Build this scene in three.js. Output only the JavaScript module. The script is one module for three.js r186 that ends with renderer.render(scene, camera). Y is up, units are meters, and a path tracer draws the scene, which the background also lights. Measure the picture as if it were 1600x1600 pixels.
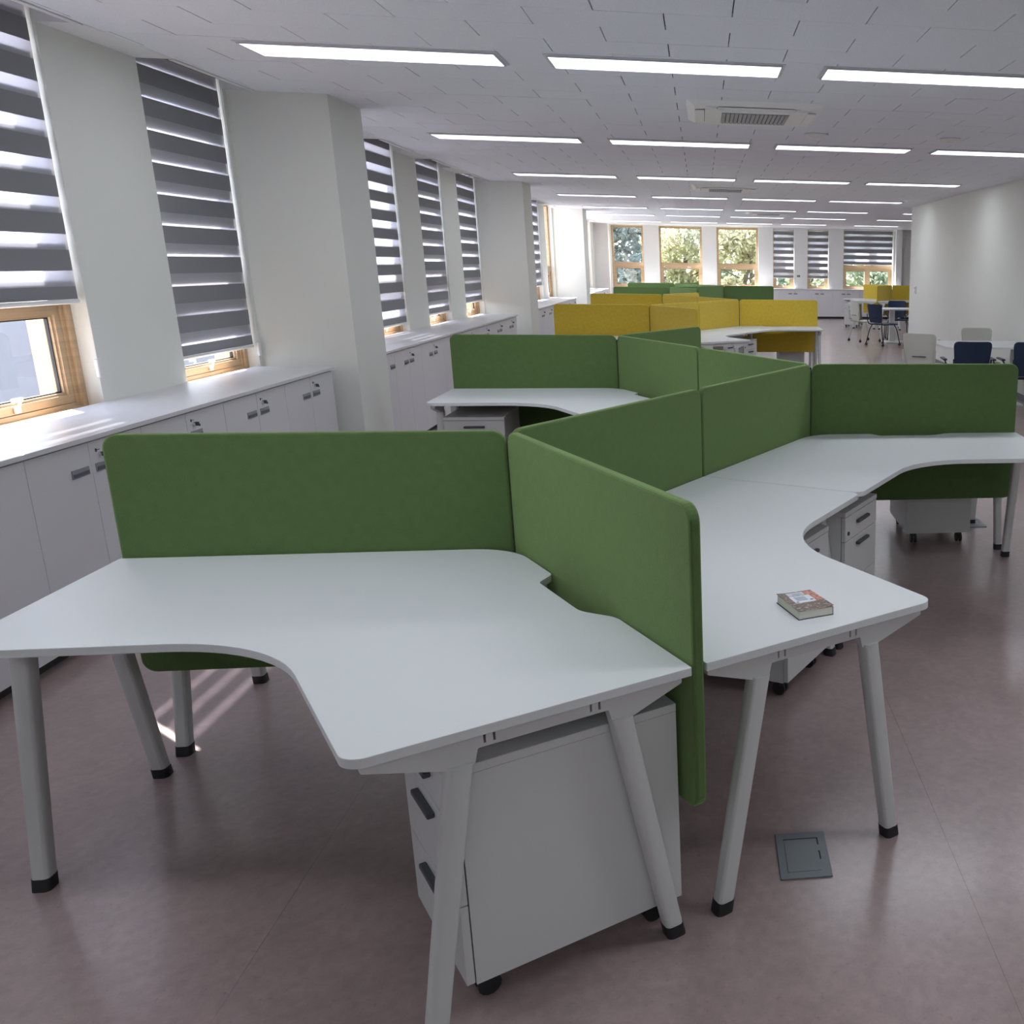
import * as THREE from 'three';
import { RoundedBoxGeometry } from 'three/addons/geometries/RoundedBoxGeometry.js';
import { mergeGeometries, toCreasedNormals } from 'three/addons/utils/BufferGeometryUtils.js';
import { RectAreaLightUniformsLib } from 'three/addons/lights/RectAreaLightUniformsLib.js';

// ------------------------------------------------------------------ camera, sky, sun, exposure
const scene = new THREE.Scene();
const camera = new THREE.PerspectiveCamera(56.8586, 1, 0.05, 400);
camera.rotation.order = 'YXZ';
camera.position.set(0, 1.65, 0);
camera.rotation.set(-0.256133, -0.145435, 0.0148406);
camera.setViewOffset(1600, 1600, 800 - 1313.33, 0, 1600, 1600);   // the photograph is a crop off the left of a wider frame
camera.updateProjectionMatrix();

const renderer = new THREE.WebGLRenderer({ antialias: true });
renderer.toneMapping = THREE.LinearToneMapping;
renderer.toneMappingExposure = 1.0;
renderer.outputColorSpace = THREE.SRGBColorSpace;
renderer.shadowMap.enabled = true;
renderer.shadowMap.type = THREE.PCFSoftShadowMap;
RectAreaLightUniformsLib.init();

const SKY = 6.0, SUN = 46, PANEL_LIGHT = 5.6, PANEL_GLOW = 2.6;
{ // clear pale sky: whitish haze at the horizon, soft blue overhead
  const W = 64, H = 64, a = new Float32Array(W * H * 4);
  for (let j = 0; j < H; j++) for (let i = 0; i < W; i++) {
    const e = Math.max(0, Math.sin(((j + 0.5) / H - 0.5) * Math.PI)), t = Math.pow(e, 0.55), k = (j * W + i) * 4;
    a[k] = SKY * (0.98 - 0.55 * t); a[k + 1] = SKY * (1.0 - 0.38 * t); a[k + 2] = SKY * (1.04 - 0.08 * t); a[k + 3] = 1;
  }
  const t = new THREE.DataTexture(a, W, H, THREE.RGBAFormat, THREE.FloatType);
  t.mapping = THREE.EquirectangularReflectionMapping; t.magFilter = THREE.LinearFilter; t.minFilter = THREE.LinearFilter; t.needsUpdate = true;
  scene.background = t;
}
const sunDir = new THREE.Vector3(0.463, -0.780, 0.419).normalize();
const sun = new THREE.DirectionalLight(new THREE.Color(1.0, 0.975, 0.94), SUN);
sun.name = 'sun';
sun.target.position.set(-1, 0, -12);
sun.position.copy(sun.target.position).addScaledVector(sunDir, -45);
sun.castShadow = true; sun.shadow.radius = 1;
sun.shadow.mapSize.set(4096, 4096);
Object.assign(sun.shadow.camera, { left: -28, right: 28, top: 28, bottom: -28, near: 1, far: 110 });
scene.add(sun, sun.target);

// ------------------------------------------------------------------ helpers
let seed = 20240611;
const rnd = () => { seed = (seed * 1664525 + 1013904223) >>> 0; return seed / 4294967296; };
const rr = (a, b) => a + (b - a) * rnd();
const taken = new Map();
function numbered(name) {
  const n = taken.get(name) ?? 0; taken.set(name, n + 1);
  return n ? name + '_' + String(n).padStart(3, '0') : name;
}
function thing(name, label, category, [x, y, z] = [0, 0, 0], turn = 0, group) {
  const o = new THREE.Group(); o.name = numbered(name); scene.add(o);
  o.position.set(x, y, z); o.rotation.y = turn; o.userData = { label, category };
  if (group) o.userData.group = group;
  return o;
}
function part(name, geo, mat, parent, label) {
  const g = Array.isArray(geo) ? (geo.length > 1 ? mergeGeometries(geo.map((q) => { const c = q.index ? q.toNonIndexed() : q; return c; })) : geo[0]) : geo;
  const m = new THREE.Mesh(g, mat); m.name = name; m.castShadow = m.receiveShadow = true; parent.add(m);
  if (label) m.userData.label = label;
  return m;
}
function solo(name, geo, mat, label, category, group) {
  const m = part(numbered(name), geo, mat, scene); m.userData = { label, category }; if (group) m.userData.group = group; return m;
}
function struct(name, geo, mat, label) {
  const m = part(name, geo, mat, scene); m.userData = { kind: 'structure' }; if (label) m.userData.label = label; return m;
}
function structGroup(name, label) {
  const o = new THREE.Group(); o.name = name; o.userData = { kind: 'structure' }; if (label) o.userData.label = label; scene.add(o); return o;
}
// box from min/max corners with texture coordinates in metres
function uvm(g) {
  if (g.index) g = g.toNonIndexed();
  const p = g.attributes.position, n = g.attributes.normal, uv = new Float32Array(p.count * 2);
  for (let i = 0; i < p.count; i++) {
    const ax = Math.abs(n.getX(i)), ay = Math.abs(n.getY(i)), az = Math.abs(n.getZ(i));
    if (ay >= ax && ay >= az) { uv[2 * i] = p.getX(i); uv[2 * i + 1] = p.getZ(i); }
    else if (ax >= az) { uv[2 * i] = p.getZ(i); uv[2 * i + 1] = p.getY(i); }
    else { uv[2 * i] = p.getX(i); uv[2 * i + 1] = p.getY(i); }
  }
  g.setAttribute('uv', new THREE.BufferAttribute(uv, 2));
  return g;
}
function bb(x0, x1, y0, y1, z0, z1) {
  return uvm(new THREE.BoxGeometry(Math.abs(x1 - x0), Math.abs(y1 - y0), Math.abs(z1 - z0)).translate((x0 + x1) / 2, (y0 + y1) / 2, (z0 + z1) / 2));
}
function rb(x0, x1, y0, y1, z0, z1, r, seg = 2) {
  return uvm(new RoundedBoxGeometry(x1 - x0, y1 - y0, z1 - z0, seg, r).translate((x0 + x1) / 2, (y0 + y1) / 2, (z0 + z1) / 2));
}
const V2 = (x, y) => new THREE.Vector2(x, y), V3 = (x, y, z) => new THREE.Vector3(x, y, z);
// closed polygon with each corner rounded by its own radius -> list of points
function rounded(verts, seg = 8) {
  const out = [], n = verts.length;
  for (let i = 0; i < n; i++) {
    const [x, y, r = 0] = verts[i], [px, py] = verts[(i + n - 1) % n], [nx, ny] = verts[(i + 1) % n];
    if (!r) { out.push(V2(x, y)); continue; }
    const a = V2(px - x, py - y).normalize(), b = V2(nx - x, ny - y).normalize();
    const half = Math.acos(Math.max(-1, Math.min(1, a.dot(b)))) / 2, t = r / Math.tan(half);
    const mid = a.clone().add(b).normalize(), c = V2(x, y).addScaledVector(mid, r / Math.sin(half));
    const s = V2(x, y).addScaledVector(a, t), e = V2(x, y).addScaledVector(b, t);
    const a0 = Math.atan2(s.y - c.y, s.x - c.x); let da = Math.atan2(e.y - c.y, e.x - c.x) - a0;
    while (da > Math.PI) da -= 2 * Math.PI; while (da < -Math.PI) da += 2 * Math.PI;
    for (let k = 0; k <= seg; k++) out.push(V2(c.x + r * Math.cos(a0 + da * k / seg), c.y + r * Math.sin(a0 + da * k / seg)));
  }
  return out;
}
function extrude(points, depth, bevel = 0, holes = []) {
  const s = new THREE.Shape(points);
  for (const h of holes) s.holes.push(new THREE.Path(h));
  return new THREE.ExtrudeGeometry(s, { depth: depth - 2 * bevel, bevelEnabled: bevel > 0, bevelSize: bevel, bevelOffset: -bevel, bevelThickness: bevel, bevelSegments: 2, curveSegments: 8 }).translate(0, 0, bevel);
}
// tapered round bar between two points
function bar(a, b, r0, r1 = r0, seg = 10, flat = 1) {
  const d = b.clone().sub(a), g = new THREE.CylinderGeometry(r1, r0, d.length(), seg, 1);
  if (flat !== 1) g.scale(1, 1, flat);
  g.applyQuaternion(new THREE.Quaternion().setFromUnitVectors(V3(0, 1, 0), d.clone().normalize()));
  return g.translate((a.x + b.x) / 2, (a.y + b.y) / 2, (a.z + b.z) / 2);
}
function tube(pts, r, seg = 16, rad = 8) { return new THREE.TubeGeometry(new THREE.CatmullRomCurve3(pts), seg, r, rad, false); }

// ------------------------------------------------------------------ textures (computed)
function grid2(n, s) { const a = new Float32Array(n * n); let q = s >>> 0; for (let i = 0; i < a.length; i++) { q = (q * 1664525 + 1013904223) >>> 0; a[i] = q / 4294967296; } return a; }
function tileNoise(N, cells, s) {   // smooth tiling value noise
  const g = grid2(cells, s), out = new Float32Array(N * N), f = cells / N;
  for (let j = 0; j < N; j++) for (let i = 0; i < N; i++) {
    const x = i * f, y = j * f, x0 = Math.floor(x), y0 = Math.floor(y); let u = x - x0, v = y - y0; u = u * u * (3 - 2 * u); v = v * v * (3 - 2 * v);
    const A = g[(y0 % cells) * cells + x0 % cells], B = g[(y0 % cells) * cells + (x0 + 1) % cells], C = g[((y0 + 1) % cells) * cells + x0 % cells], D = g[((y0 + 1) % cells) * cells + (x0 + 1) % cells];
    out[j * N + i] = (A * (1 - u) + B * u) * (1 - v) + (C * (1 - u) + D * u) * v;
  }
  return out;
}
function dataTex(N, fn, rep, colour = true) {
  const a = new Uint8Array(N * N * 4);
  for (let k = 0; k < N * N; k++) { const c = fn(k, k % N, Math.floor(k / N)); for (let q = 0; q < 3; q++) a[k * 4 + q] = Math.max(0, Math.min(255, Math.round(255 * (c.length ? c[q] : c)))); a[k * 4 + 3] = 255; }
  const t = new THREE.DataTexture(a, N, N, THREE.RGBAFormat); t.wrapS = t.wrapT = THREE.RepeatWrapping; t.magFilter = THREE.LinearFilter; t.minFilter = THREE.LinearMipmapLinearFilter; t.generateMipmaps = true;
  if (colour) t.colorSpace = THREE.SRGBColorSpace;
  t.repeat.set(rep, rep); t.needsUpdate = true; return t;
}
const n8 = tileNoise(512, 8, 3), n24 = tileNoise(512, 24, 5), n80 = tileNoise(512, 80, 7), n200 = tileNoise(512, 200, 11), n400 = tileNoise(512, 420, 13);
const S = (r, g, b) => [r / 255, g / 255, b / 255];
const mixc = (a, k) => a.map((v) => v * k);
// vinyl floor: fine mottled mauve-brown with pale and dark flecks, 1.6 m repeat
const floorTex = dataTex(512, (k) => {
  const v = 0.94 + 0.06 * n8[k] + 0.05 * (n24[k] - 0.5) + 0.07 * (n80[k] - 0.5) + 0.05 * (n400[k] - 0.5);
  const fleck = n200[k] > 0.93 ? -0.07 : 0;
  return mixc(S(169, 148, 147), v + fleck);
}, 1 / 1.6);
const floorRough = dataTex(512, (k) => 0.27 + 0.10 * n24[k] + 0.06 * n80[k], 1 / 1.6, false);
const tileTex = dataTex(512, (k) => { const pit = n200[k] > 0.9 && n80[k] > 0.55 ? -0.16 : 0; return mixc(S(240, 242, 250), 0.975 + 0.03 * n400[k] + 0.02 * (n80[k] - 0.5) + pit); }, 1 / 0.6);
const tileBump = dataTex(512, (k) => 0.55 * n400[k] + 0.45 * n200[k], 1 / 0.6, false);
const feltBump = dataTex(512, (k) => 0.5 * n400[k] + 0.5 * n200[k], 1 / 0.35, false);
const feltTint = (c) => dataTex(512, (k) => mixc(c, 0.94 + 0.08 * n400[k] + 0.05 * (n24[k] - 0.5)), 1 / 0.5);
const wallBump = dataTex(512, (k) => 0.6 * n200[k] + 0.4 * n80[k], 1 / 0.5, false);
const woodTex = dataTex(512, (k, i, j) => { const g = n24[(Math.floor(j / 1) * 512 + Math.floor(i / 24)) % 262144], h = n200[(Math.floor(j) * 512 + Math.floor(i / 40)) % 262144]; return mixc(S(206, 176, 140), 0.9 + 0.1 * g + 0.07 * (h - 0.5)); }, 1 / 0.5);

// ------------------------------------------------------------------ materials
const std = (o) => new THREE.MeshStandardMaterial(o), phys = (o) => new THREE.MeshPhysicalMaterial(o);
const lin = (r, g, b) => new THREE.Color().setRGB(r, g, b);
const M = {
  floor: phys({ map: floorTex, roughnessMap: floorRough, roughness: 1, clearcoat: 0.9, clearcoatRoughness: 0.2 }),
  tile: std({ map: tileTex, bumpMap: tileBump, bumpScale: 0.0008, roughness: 0.95 }),
  plenum: std({ color: lin(0.06, 0.06, 0.065), roughness: 1 }),
  wall: std({ color: lin(0.78, 0.785, 0.745), roughness: 0.8, bumpMap: wallBump, bumpScale: 0.0003 }),
  wallWhite: std({ color: lin(0.80, 0.80, 0.79), roughness: 0.8 }),
  pocket: std({ color: lin(0.80, 0.80, 0.82), roughness: 0.7 }),
  outside: std({ color: lin(0.55, 0.54, 0.52), roughness: 0.9 }),
  fence: std({ color: lin(0.105, 0.112, 0.14), roughness: 0.7 }),
  ground: std({ color: lin(0.30, 0.30, 0.31), roughness: 0.95 }),
  grass: std({ color: lin(0.13, 0.17, 0.05), roughness: 1 }),
  laminate: std({ color: lin(0.75, 0.77, 0.775), roughness: 0.42 }),
  cabinet: std({ color: lin(0.70, 0.69, 0.715), roughness: 0.45 }),
  slab: std({ color: lin(0.70, 0.69, 0.715), roughness: 0.36 }),
  steel: std({ color: lin(0.66, 0.665, 0.655), roughness: 0.45 }),
  ped: std({ color: lin(0.70, 0.705, 0.70), roughness: 0.45 }),
  black: std({ color: lin(0.02, 0.02, 0.022), roughness: 0.5 }),
  postDark: std({ color: lin(0.05, 0.06, 0.04), roughness: 0.7 }),
  gap: std({ color: lin(0.03, 0.03, 0.03), roughness: 0.9 }),
  darkGrey: std({ color: lin(0.07, 0.075, 0.085), roughness: 0.45 }),
  lip: std({ color: lin(0.13, 0.135, 0.15), roughness: 0.4 }),
  midGrey: std({ color: lin(0.28, 0.29, 0.32), roughness: 0.4 }),
  chrome: std({ color: lin(0.75, 0.75, 0.77), roughness: 0.22, metalness: 1 }),
  green: phys({ map: feltTint(S(87, 113, 63)), bumpMap: feltBump, bumpScale: 0.0006, roughness: 0.95, sheen: 1, sheenRoughness: 1, sheenColor: lin(0.72, 1.0, 0.42) }),
  yellow: phys({ map: feltTint(S(216, 186, 64)), bumpMap: feltBump, bumpScale: 0.0006, roughness: 0.95, sheen: 1, sheenRoughness: 1, sheenColor: lin(0.95, 0.82, 0.36) }),
  wood: std({ map: woodTex, roughness: 0.4 }),
  glass: phys({ color: 0xffffff, transmission: 1, roughness: 0, thickness: 0, ior: 1.45 }),
  blindDark: phys({ color: lin(0.25, 0.25, 0.27), roughness: 0.9, transmission: 0.05, thickness: 0 }),
  sheer: phys({ color: lin(0.88, 0.88, 0.91), roughness: 0.55, transmission: 0.80, thickness: 0, ior: 1.1 }),
  plastic: std({ color: lin(0.80, 0.80, 0.79), roughness: 0.4 }),
  acWhite: std({ color: lin(0.88, 0.88, 0.88), roughness: 0.4 }),
  acSlat: std({ color: lin(0.42, 0.43, 0.45), roughness: 0.5 }),
  housing: std({ color: lin(0.62, 0.62, 0.66), roughness: 0.4 }),
  diffuser: std({ color: lin(0.9, 0.9, 0.92), roughness: 0.5, emissive: lin(0.91, 0.965, 1.03), emissiveIntensity: PANEL_GLOW }),
  chairBlue: std({ color: lin(0.009, 0.024, 0.066), roughness: 0.42 }),
  chairBlack: std({ color: lin(0.016, 0.022, 0.035), roughness: 0.4 }),
  chairCream: std({ color: lin(0.62, 0.62, 0.56), roughness: 0.5 }),
  pages: std({ color: lin(0.72, 0.70, 0.62), roughness: 0.9 }),
  bark: std({ color: lin(0.10, 0.08, 0.06), roughness: 1 }),
  baseboard: std({ color: lin(0.20, 0.20, 0.225), roughness: 0.5 }),
  metalPlate: std({ color: lin(0.22, 0.245, 0.265), roughness: 0.42, metalness: 0.25 }),
};

// ------------------------------------------------------------------ the room
const CEIL = 2.72, ROOF = 2.86, WX = -3.13, OX = -3.42, RX = 4.0, REND = -18.5, FX = 9.0, BZ = -30.45, NZ = 3.0, SILL = 0.84;
const leftWins = [ // [z0 (far), z1 (near), blind bottom, rear-layer shift]
  [0.07, 1.07, 1.0, 0.04], [-1.77, -0.77, 1.0, 0.04], [-3.60, -2.60, 1.65, 0.02], [-5.465, -4.455, 1.425, 0.028], [-7.315, -6.31, 1.045, -0.064],
  [-9.07, -8.07, 1.1, 0.01], [-10.95, -9.95, 0.985, 0.012], [-12.77, -11.75, 1.02, -0.050], [-14.66, -13.56, 1.085, -0.045],
  [-16.35, -15.35, 1.1, 0.02], [-18.15, -17.17, 1.1, 0.03], [-20.05, -19.05, 1.17, -0.03], [-21.75, -20.75, 0, 0],
  [-23.5, -22.55, 0, 0], [-25.3, -24.3, 0, 0], [-27.15, -26.15, 0, 0], [-28.95, -27.95, 0, 0],
];
const columns = [[-8.02, -7.36], [-15.36, -14.68], [-22.45, -21.80]];

// floor: vinyl sheets with a hairline seam between them
const floor = structGroup('floor', 'glossy mauve-brown vinyl floor');
part('floor_base', bb(OX, FX, -0.30, -0.004, BZ - 0.4, NZ + 0.2), M.gap, floor);
for (let k = -2; k < 5; k++) {
  const x0 = Math.max(WX, 0.685 + 1.8 * k), x1 = Math.min(FX, 0.685 + 1.8 * (k + 1));
  part('vinyl_sheet', bb(x0 + 0.0003, x1 - 0.0003, -0.004, 0, BZ, NZ), M.floor, floor);
}

// left wall: spandrel, lintel and the piers between windows
{
  const w = structGroup('wall_left', 'cream painted window wall with deep piers');
  part('spandrel', bb(OX, WX, 0, SILL, BZ - 0.4, NZ), M.wall, w);
  part('lintel', bb(OX, WX - 0.10, 2.80, ROOF, BZ - 0.4, NZ), M.wallWhite, w);
  const edges = [NZ, ...leftWins.flatMap(([a, b]) => [b, a]), BZ - 0.4];
  for (let i = 0; i < edges.length; i += 2) part('pier', bb(OX, WX, SILL, ROOF, edges[i + 1], edges[i]), M.wall, w);
}
columns.forEach(([a, b], i) => struct('wall_left_column_' + (i + 1), bb(WX, -2.49, 0, ROOF, a, b), M.wall, 'square cream column between window bays'));
struct('wall_right', bb(RX, RX + 0.2, 0, ROOF, REND, NZ), M.wall, 'plain cream wall');
struct('wall_right_return', bb(RX + 0.2, FX, 0, ROOF, REND, REND + 0.2), M.wall);
struct('wall_right_far', bb(FX, FX + 0.2, 0, ROOF, BZ - 0.4, REND + 0.2), M.wall);
struct('wall_near', bb(OX, RX + 0.2, 0, ROOF, NZ, NZ + 0.2), M.wall);
struct('baseboard_right', bb(RX - 0.012, RX, 0, 0.085, REND, NZ), M.baseboard, 'grey vinyl baseboard');
struct('baseboard_near', bb(WX, RX - 0.012, 0, 0.085, NZ - 0.012, NZ), M.baseboard);

// back wall with windows
const backWins = [[-2.69, -1.725, 1.56, 0], [-1.26, 0.04, 1.56, 0], [0.485, 1.765, 1.56, 0], [2.22, 2.88, 0, 1.22], [3.295, 3.965, 0, 1.22], [4.43, 6.02, 0, 1.66]];
{
  const w = structGroup('wall_back', 'white end wall with tall windows');
  part('spandrel', bb(OX, FX, 0, 0.86, BZ - 0.4, BZ), M.wallWhite, w);
  part('lintel', bb(OX, FX, 2.70, ROOF, BZ - 0.4, BZ), M.wallWhite, w);
  const e = [OX, ...backWins.flatMap(([a, b]) => [a, b]), FX];
  for (let i = 0; i < e.length; i += 2) part('pier', bb(e[i], e[i + 1], 0.86, 2.70, BZ - 0.4, BZ), M.wallWhite, w);
  struct('wall_back_pilaster', bb(6.08, 6.26, 0.895, ROOF, BZ, BZ + 0.22), M.wallWhite);
  struct('wall_back_corner', bb(WX, -2.72, 0, ROOF, BZ, BZ + 0.55), M.wallWhite);
}

// ceiling: roof slab, tiles with open end joints, plain margins and blind pockets
const ceiling = structGroup('ceiling', 'white fissured mineral-fibre tile ceiling');
part('roof_slab', bb(OX, FX + 0.2, ROOF, 3.05, BZ - 0.4, NZ + 0.2), M.pocket, ceiling);
part('plenum_sheet', bb(-2.93, FX, CEIL + 0.022, CEIL + 0.026, BZ, NZ), M.plenum, ceiling);
{
  const TX = 0.612, TZ = 0.308, gx = 0.006, near = [], far = [];
  for (let j = -100; j < 10; j++) {
    const zc = -4.868 + TZ * j, z0 = Math.max(BZ, zc - TZ / 2), z1 = Math.min(NZ, zc + TZ / 2);
    if (z1 - z0 < 0.02) continue;
    const off = (((j % 2) + 2) % 2) * TX / 2, gz = [0.0012, 0.0012, 0.002, 0.0034][(j * 7 + 2800) % 4];
    for (let i = -6; i < 16; i++) {
      const xc = -0.449 + off + TX * i, x0 = Math.max(-2.93, xc - TX / 2), x1 = Math.min(z0 < REND ? FX : RX, xc + TX / 2);
      if (x1 - x0 < 0.02) continue;
      // nearest tiles inside the photograph's frame
      const seen = z1 < -3.75 && z0 > -12.6 && x0 < 0.42 * -z0 + 0.5 && x1 > -0.72 * -z0;
      (seen ? near : far).push([x0 + gx / 2, x1 - gx / 2, z0 + gz / 2, z1 - gz / 2]);
    }
  }
  near.sort((a, b) => b[3] - a[3]);
  far.push(...near.splice(298));
  const cache = new Map();
  for (const [x0, x1, z0, z1] of near) {
    const w = +(x1 - x0).toFixed(4), d = +(z1 - z0).toFixed(4), v = Math.floor(rnd() * 4), key = w + '|' + d + '|' + v;
    if (!cache.has(key)) { const g = uvm(new THREE.BoxGeometry(w, 0.014, d)), u = g.attributes.uv; for (let q = 0; q < u.count; q++) u.setXY(q, u.getX(q) + v * 0.37, u.getY(q) + v * 0.21); cache.set(key, g); }
    const m = part('ceiling_tile', cache.get(key), M.tile, ceiling);
    m.position.set((x0 + x1) / 2, CEIL + 0.007 + rr(-0.0007, 0.0007), (z0 + z1) / 2);
  }
  const m = part('ceiling_tiles', far.map(([x0, x1, z0, z1]) => bb(x0, x1, CEIL, CEIL + 0.014, z0, z1)), M.tile, ceiling);
  m.userData.kind = 'stuff';
  // margin along the window wall, cut open over each window for the blinds
  const edges = [NZ, ...leftWins.flatMap(([a, b]) => [b, a]), BZ];
  for (let i = 0; i < edges.length; i += 2) part('ceiling_margin', bb(WX, -2.93, CEIL, ROOF, edges[i + 1], edges[i]), M.pocket, ceiling);
  for (const [a, b] of leftWins) {
    part('pocket_front', bb(-2.945, -2.93, CEIL - 0.004, ROOF, a, b), M.pocket, ceiling);
    part('pocket_edge', [bb(-2.955, -2.925, CEIL - 0.008, CEIL - 0.003, a - 0.01, b + 0.01)], M.plastic, ceiling);
  }
}

// windows
function windowUnit(n, w, h0, h1, transom, place, label, depth = 0.2) {   // built in x (width) / y, facing +z, centred on x
  const g = structGroup('window_' + n, label); place(g);
  const t = transom, W = w / 2;
  const ring = (x0, x1, y0, y1, f, z0, z1) => [bb(x0, x0 + f, y0, y1, z0, z1), bb(x1 - f, x1, y0, y1, z0, z1), bb(x0 + f, x1 - f, y1 - f, y1, z0, z1), bb(x0 + f, x1 - f, y0, y0 + f, z0, z1)];
  part('window_frame', [...ring(-W, W, h0, h1, 0.04, -0.09, 0), bb(-W + 0.04, W - 0.04, t - 0.04, t + 0.04, -0.09, 0)], M.wood, g);
  part('frame_stop', [...ring(-W + 0.04, W - 0.04, h0 + 0.04, t - 0.04, 0.022, -0.085, -0.014), ...ring(-W + 0.04, W - 0.04, t + 0.04, h1 - 0.04, 0.022, -0.085, -0.014)], M.wood, g);
  part('outer_lining', [bb(-W, -W + 0.014, h0, h1, -depth, -0.09), bb(W - 0.014, W, h0, h1, -depth, -0.09), bb(-W + 0.014, W - 0.014, h0, h0 + 0.014, -depth, -0.09)], M.wood, g);
  const a = W - 0.064, y0 = h0 + 0.064, y1 = t - 0.064, s = 0.042;
  part('sash', ring(-a, a, y0, y1, s, -0.075, -0.022), M.wood, g);
  part('glazing_bead', ring(-a + s, a - s, y0 + s, y1 - s, 0.012, -0.07, -0.034), M.wood, g);
  part('gasket', ring(-a + s + 0.012, a - s - 0.012, y0 + s + 0.012, y1 - s - 0.012, 0.007, -0.062, -0.046), M.black, g);
  part('pane', bb(-a + s + 0.012, a - s - 0.012, y0 + s + 0.012, y1 - s - 0.012, -0.056, -0.052), M.glass, g);
  part('pane', bb(-W + 0.062, W - 0.062, t + 0.062, h1 - 0.062, -0.056, -0.052), M.glass, g);
  part('handle', [rb(-0.02, 0.02, y0 + 0.006, y0 + 0.034, -0.022, -0.008, 0.005), bar(V3(0, y0 + 0.02, -0.012), V3(0, y0 + 0.075, 0.008), 0.008, 0.007), rb(-0.06, 0.012, y0 + 0.066, y0 + 0.082, 0.0, 0.014, 0.005)].map((q) => uvm(q)), M.plastic, g);
  return g;
}
let wn = 0;
for (const [a, b] of leftWins) {
  windowUnit(++wn, b - a, SILL, 2.80, 1.455, (g) => { g.position.set(-3.205, 0, (a + b) / 2); g.rotation.y = Math.PI / 2; }, 'wooden window in the left wall', 0.212);
}
for (const [a, b, t] of backWins) {
  const wide = b - a > 1.45;
  const g = windowUnit(++wn, b - a, 0.86, 2.70, t || 1.56, (q) => q.position.set((a + b) / 2, 0, BZ - 0.14), 'wooden window in the end wall');
  if (wide) part('mullion', bb(-0.085, 0.085, 0.905, 2.655, -0.085, 0.003), M.wood, g);
}
leftWins.forEach(([a, b], i) => struct('trim_' + (i + 1), bb(-3.205, WX, SILL, SILL + 0.028, a, b), M.wood, 'pale wooden inner sill'));

// ------------------------------------------------------------------ outside
struct('ground_outside', bb(-60, 60, -0.65, -0.45, -75, 40), M.ground);
struct('lawn_outside', bb(-30, 40, -0.45, -0.42, -74, -31.5), M.grass);
const leafMats = [std({ color: lin(0.42, 0.40, 0.25), roughness: 0.8 }), std({ color: lin(0.27, 0.31, 0.22), roughness: 0.8 }), std({ color: lin(0.18, 0.215, 0.20), roughness: 0.85 }), std({ color: lin(0.33, 0.35, 0.24), roughness: 0.8 })]
  .map((m) => phys({ color: m.color, roughness: 0.9, transmission: 0.45, thickness: 0, ior: 1.1 }));
function tree(label, x, z, h, r, kind, leaves, size) {
  const t = thing('tree', label, 'tree', [x, -0.42, z], rr(0, 6), 'trees outside the end windows');
  const geos = [], P = [];
  const trunk = [V3(0, 0, 0), V3(rr(-0.1, 0.1), h * 0.3, rr(-0.1, 0.1)), V3(rr(-0.2, 0.2), h * 0.6, rr(-0.2, 0.2)), V3(rr(-0.3, 0.3), h * 0.92, rr(-0.3, 0.3))];
  geos.push(tube(trunk, 0.09, 12, 7));
  for (let k = 0; k < 12; k++) {
    const y = h * rr(0.08, 0.75), a = rr(0, 6.28), L = r * rr(0.6, 1.0);
    geos.push(tube([V3(0, y, 0), V3(Math.cos(a) * L * 0.5, y + L * 0.25, Math.sin(a) * L * 0.5), V3(Math.cos(a) * L, y + L * 0.45, Math.sin(a) * L)], 0.028, 8, 5));
  }
  part('trunk', geos.map((q) => q.toNonIndexed()), M.bark, t);
  const clumps = [];
  for (let k = 0; k < 34; k++) { const a = rr(0, 6.28), y = rr(0.02, 1), R = r * Math.sqrt(Math.sin(Math.PI * Math.min(0.93, 0.2 + y * 0.75))) * Math.sqrt(rnd()); clumps.push([Math.cos(a) * R, h * y, Math.sin(a) * R, rr(0.35, 0.75)]); }
  const pos = new Float32Array(leaves * 18), nor = new Float32Array(leaves * 18), u = new THREE.Vector3(), v = new THREE.Vector3(), nn = new THREE.Vector3();
  for (let k = 0; k < leaves; k++) {
    const c = clumps[Math.floor(rnd() * clumps.length)];
    const q = V3(rr(-1, 1), rr(-1, 1), rr(-1, 1)); if (q.length() > 1) q.multiplyScalar(0.6);
    const cx = c[0] + q.x * c[3], cy = Math.max(0.05, c[1] + q.y * c[3] * 0.8), cz = c[2] + q.z * c[3], s = size * rr(0.6, 1.3);
    u.set(rr(-1, 1), rr(-1, 1), rr(-1, 1)).normalize(); v.set(rr(-1, 1), rr(-1, 1), rr(-1, 1)).cross(u).normalize(); nn.crossVectors(u, v);
    const pts = [[-1, 0], [0, -0.45], [1, 0], [-1, 0], [1, 0], [0, 0.45]];
    pts.forEach(([a, b], i) => { const o = (k * 6 + i) * 3; pos[o] = cx + s * (u.x * a + v.x * b); pos[o + 1] = cy + s * (u.y * a + v.y * b); pos[o + 2] = cz + s * (u.z * a + v.z * b); nor[o] = nn.x; nor[o + 1] = nn.y; nor[o + 2] = nn.z; });
  }
  const g = new THREE.BufferGeometry(); g.setAttribute('position', new THREE.BufferAttribute(pos, 3)); g.setAttribute('normal', new THREE.BufferAttribute(nor, 3)); g.setAttribute('uv', new THREE.BufferAttribute(new Float32Array(leaves * 12), 2));
  part('foliage', g, leafMats[kind], t).userData.kind = 'stuff';
}
tree('grey-green tree outside the corner window of the end wall', -3.1, -34.6, 4.2, 1.25, 2, 6720, 0.11);
tree('yellow-green tree outside the second end window', -0.7, -38.8, 4.2, 1.5, 0, 7360, 0.12);
tree('yellow-green tree outside the third end window', 1.5, -34.8, 3.7, 1.3, 0, 6720, 0.11);
tree('dull green tree outside the narrow end windows', 4.3, -38.6, 4.2, 1.5, 3, 6080, 0.12);
tree('mid-green tree outside the wide end window', 6.2, -34.8, 3.7, 1.4, 1, 6080, 0.11);
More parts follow.
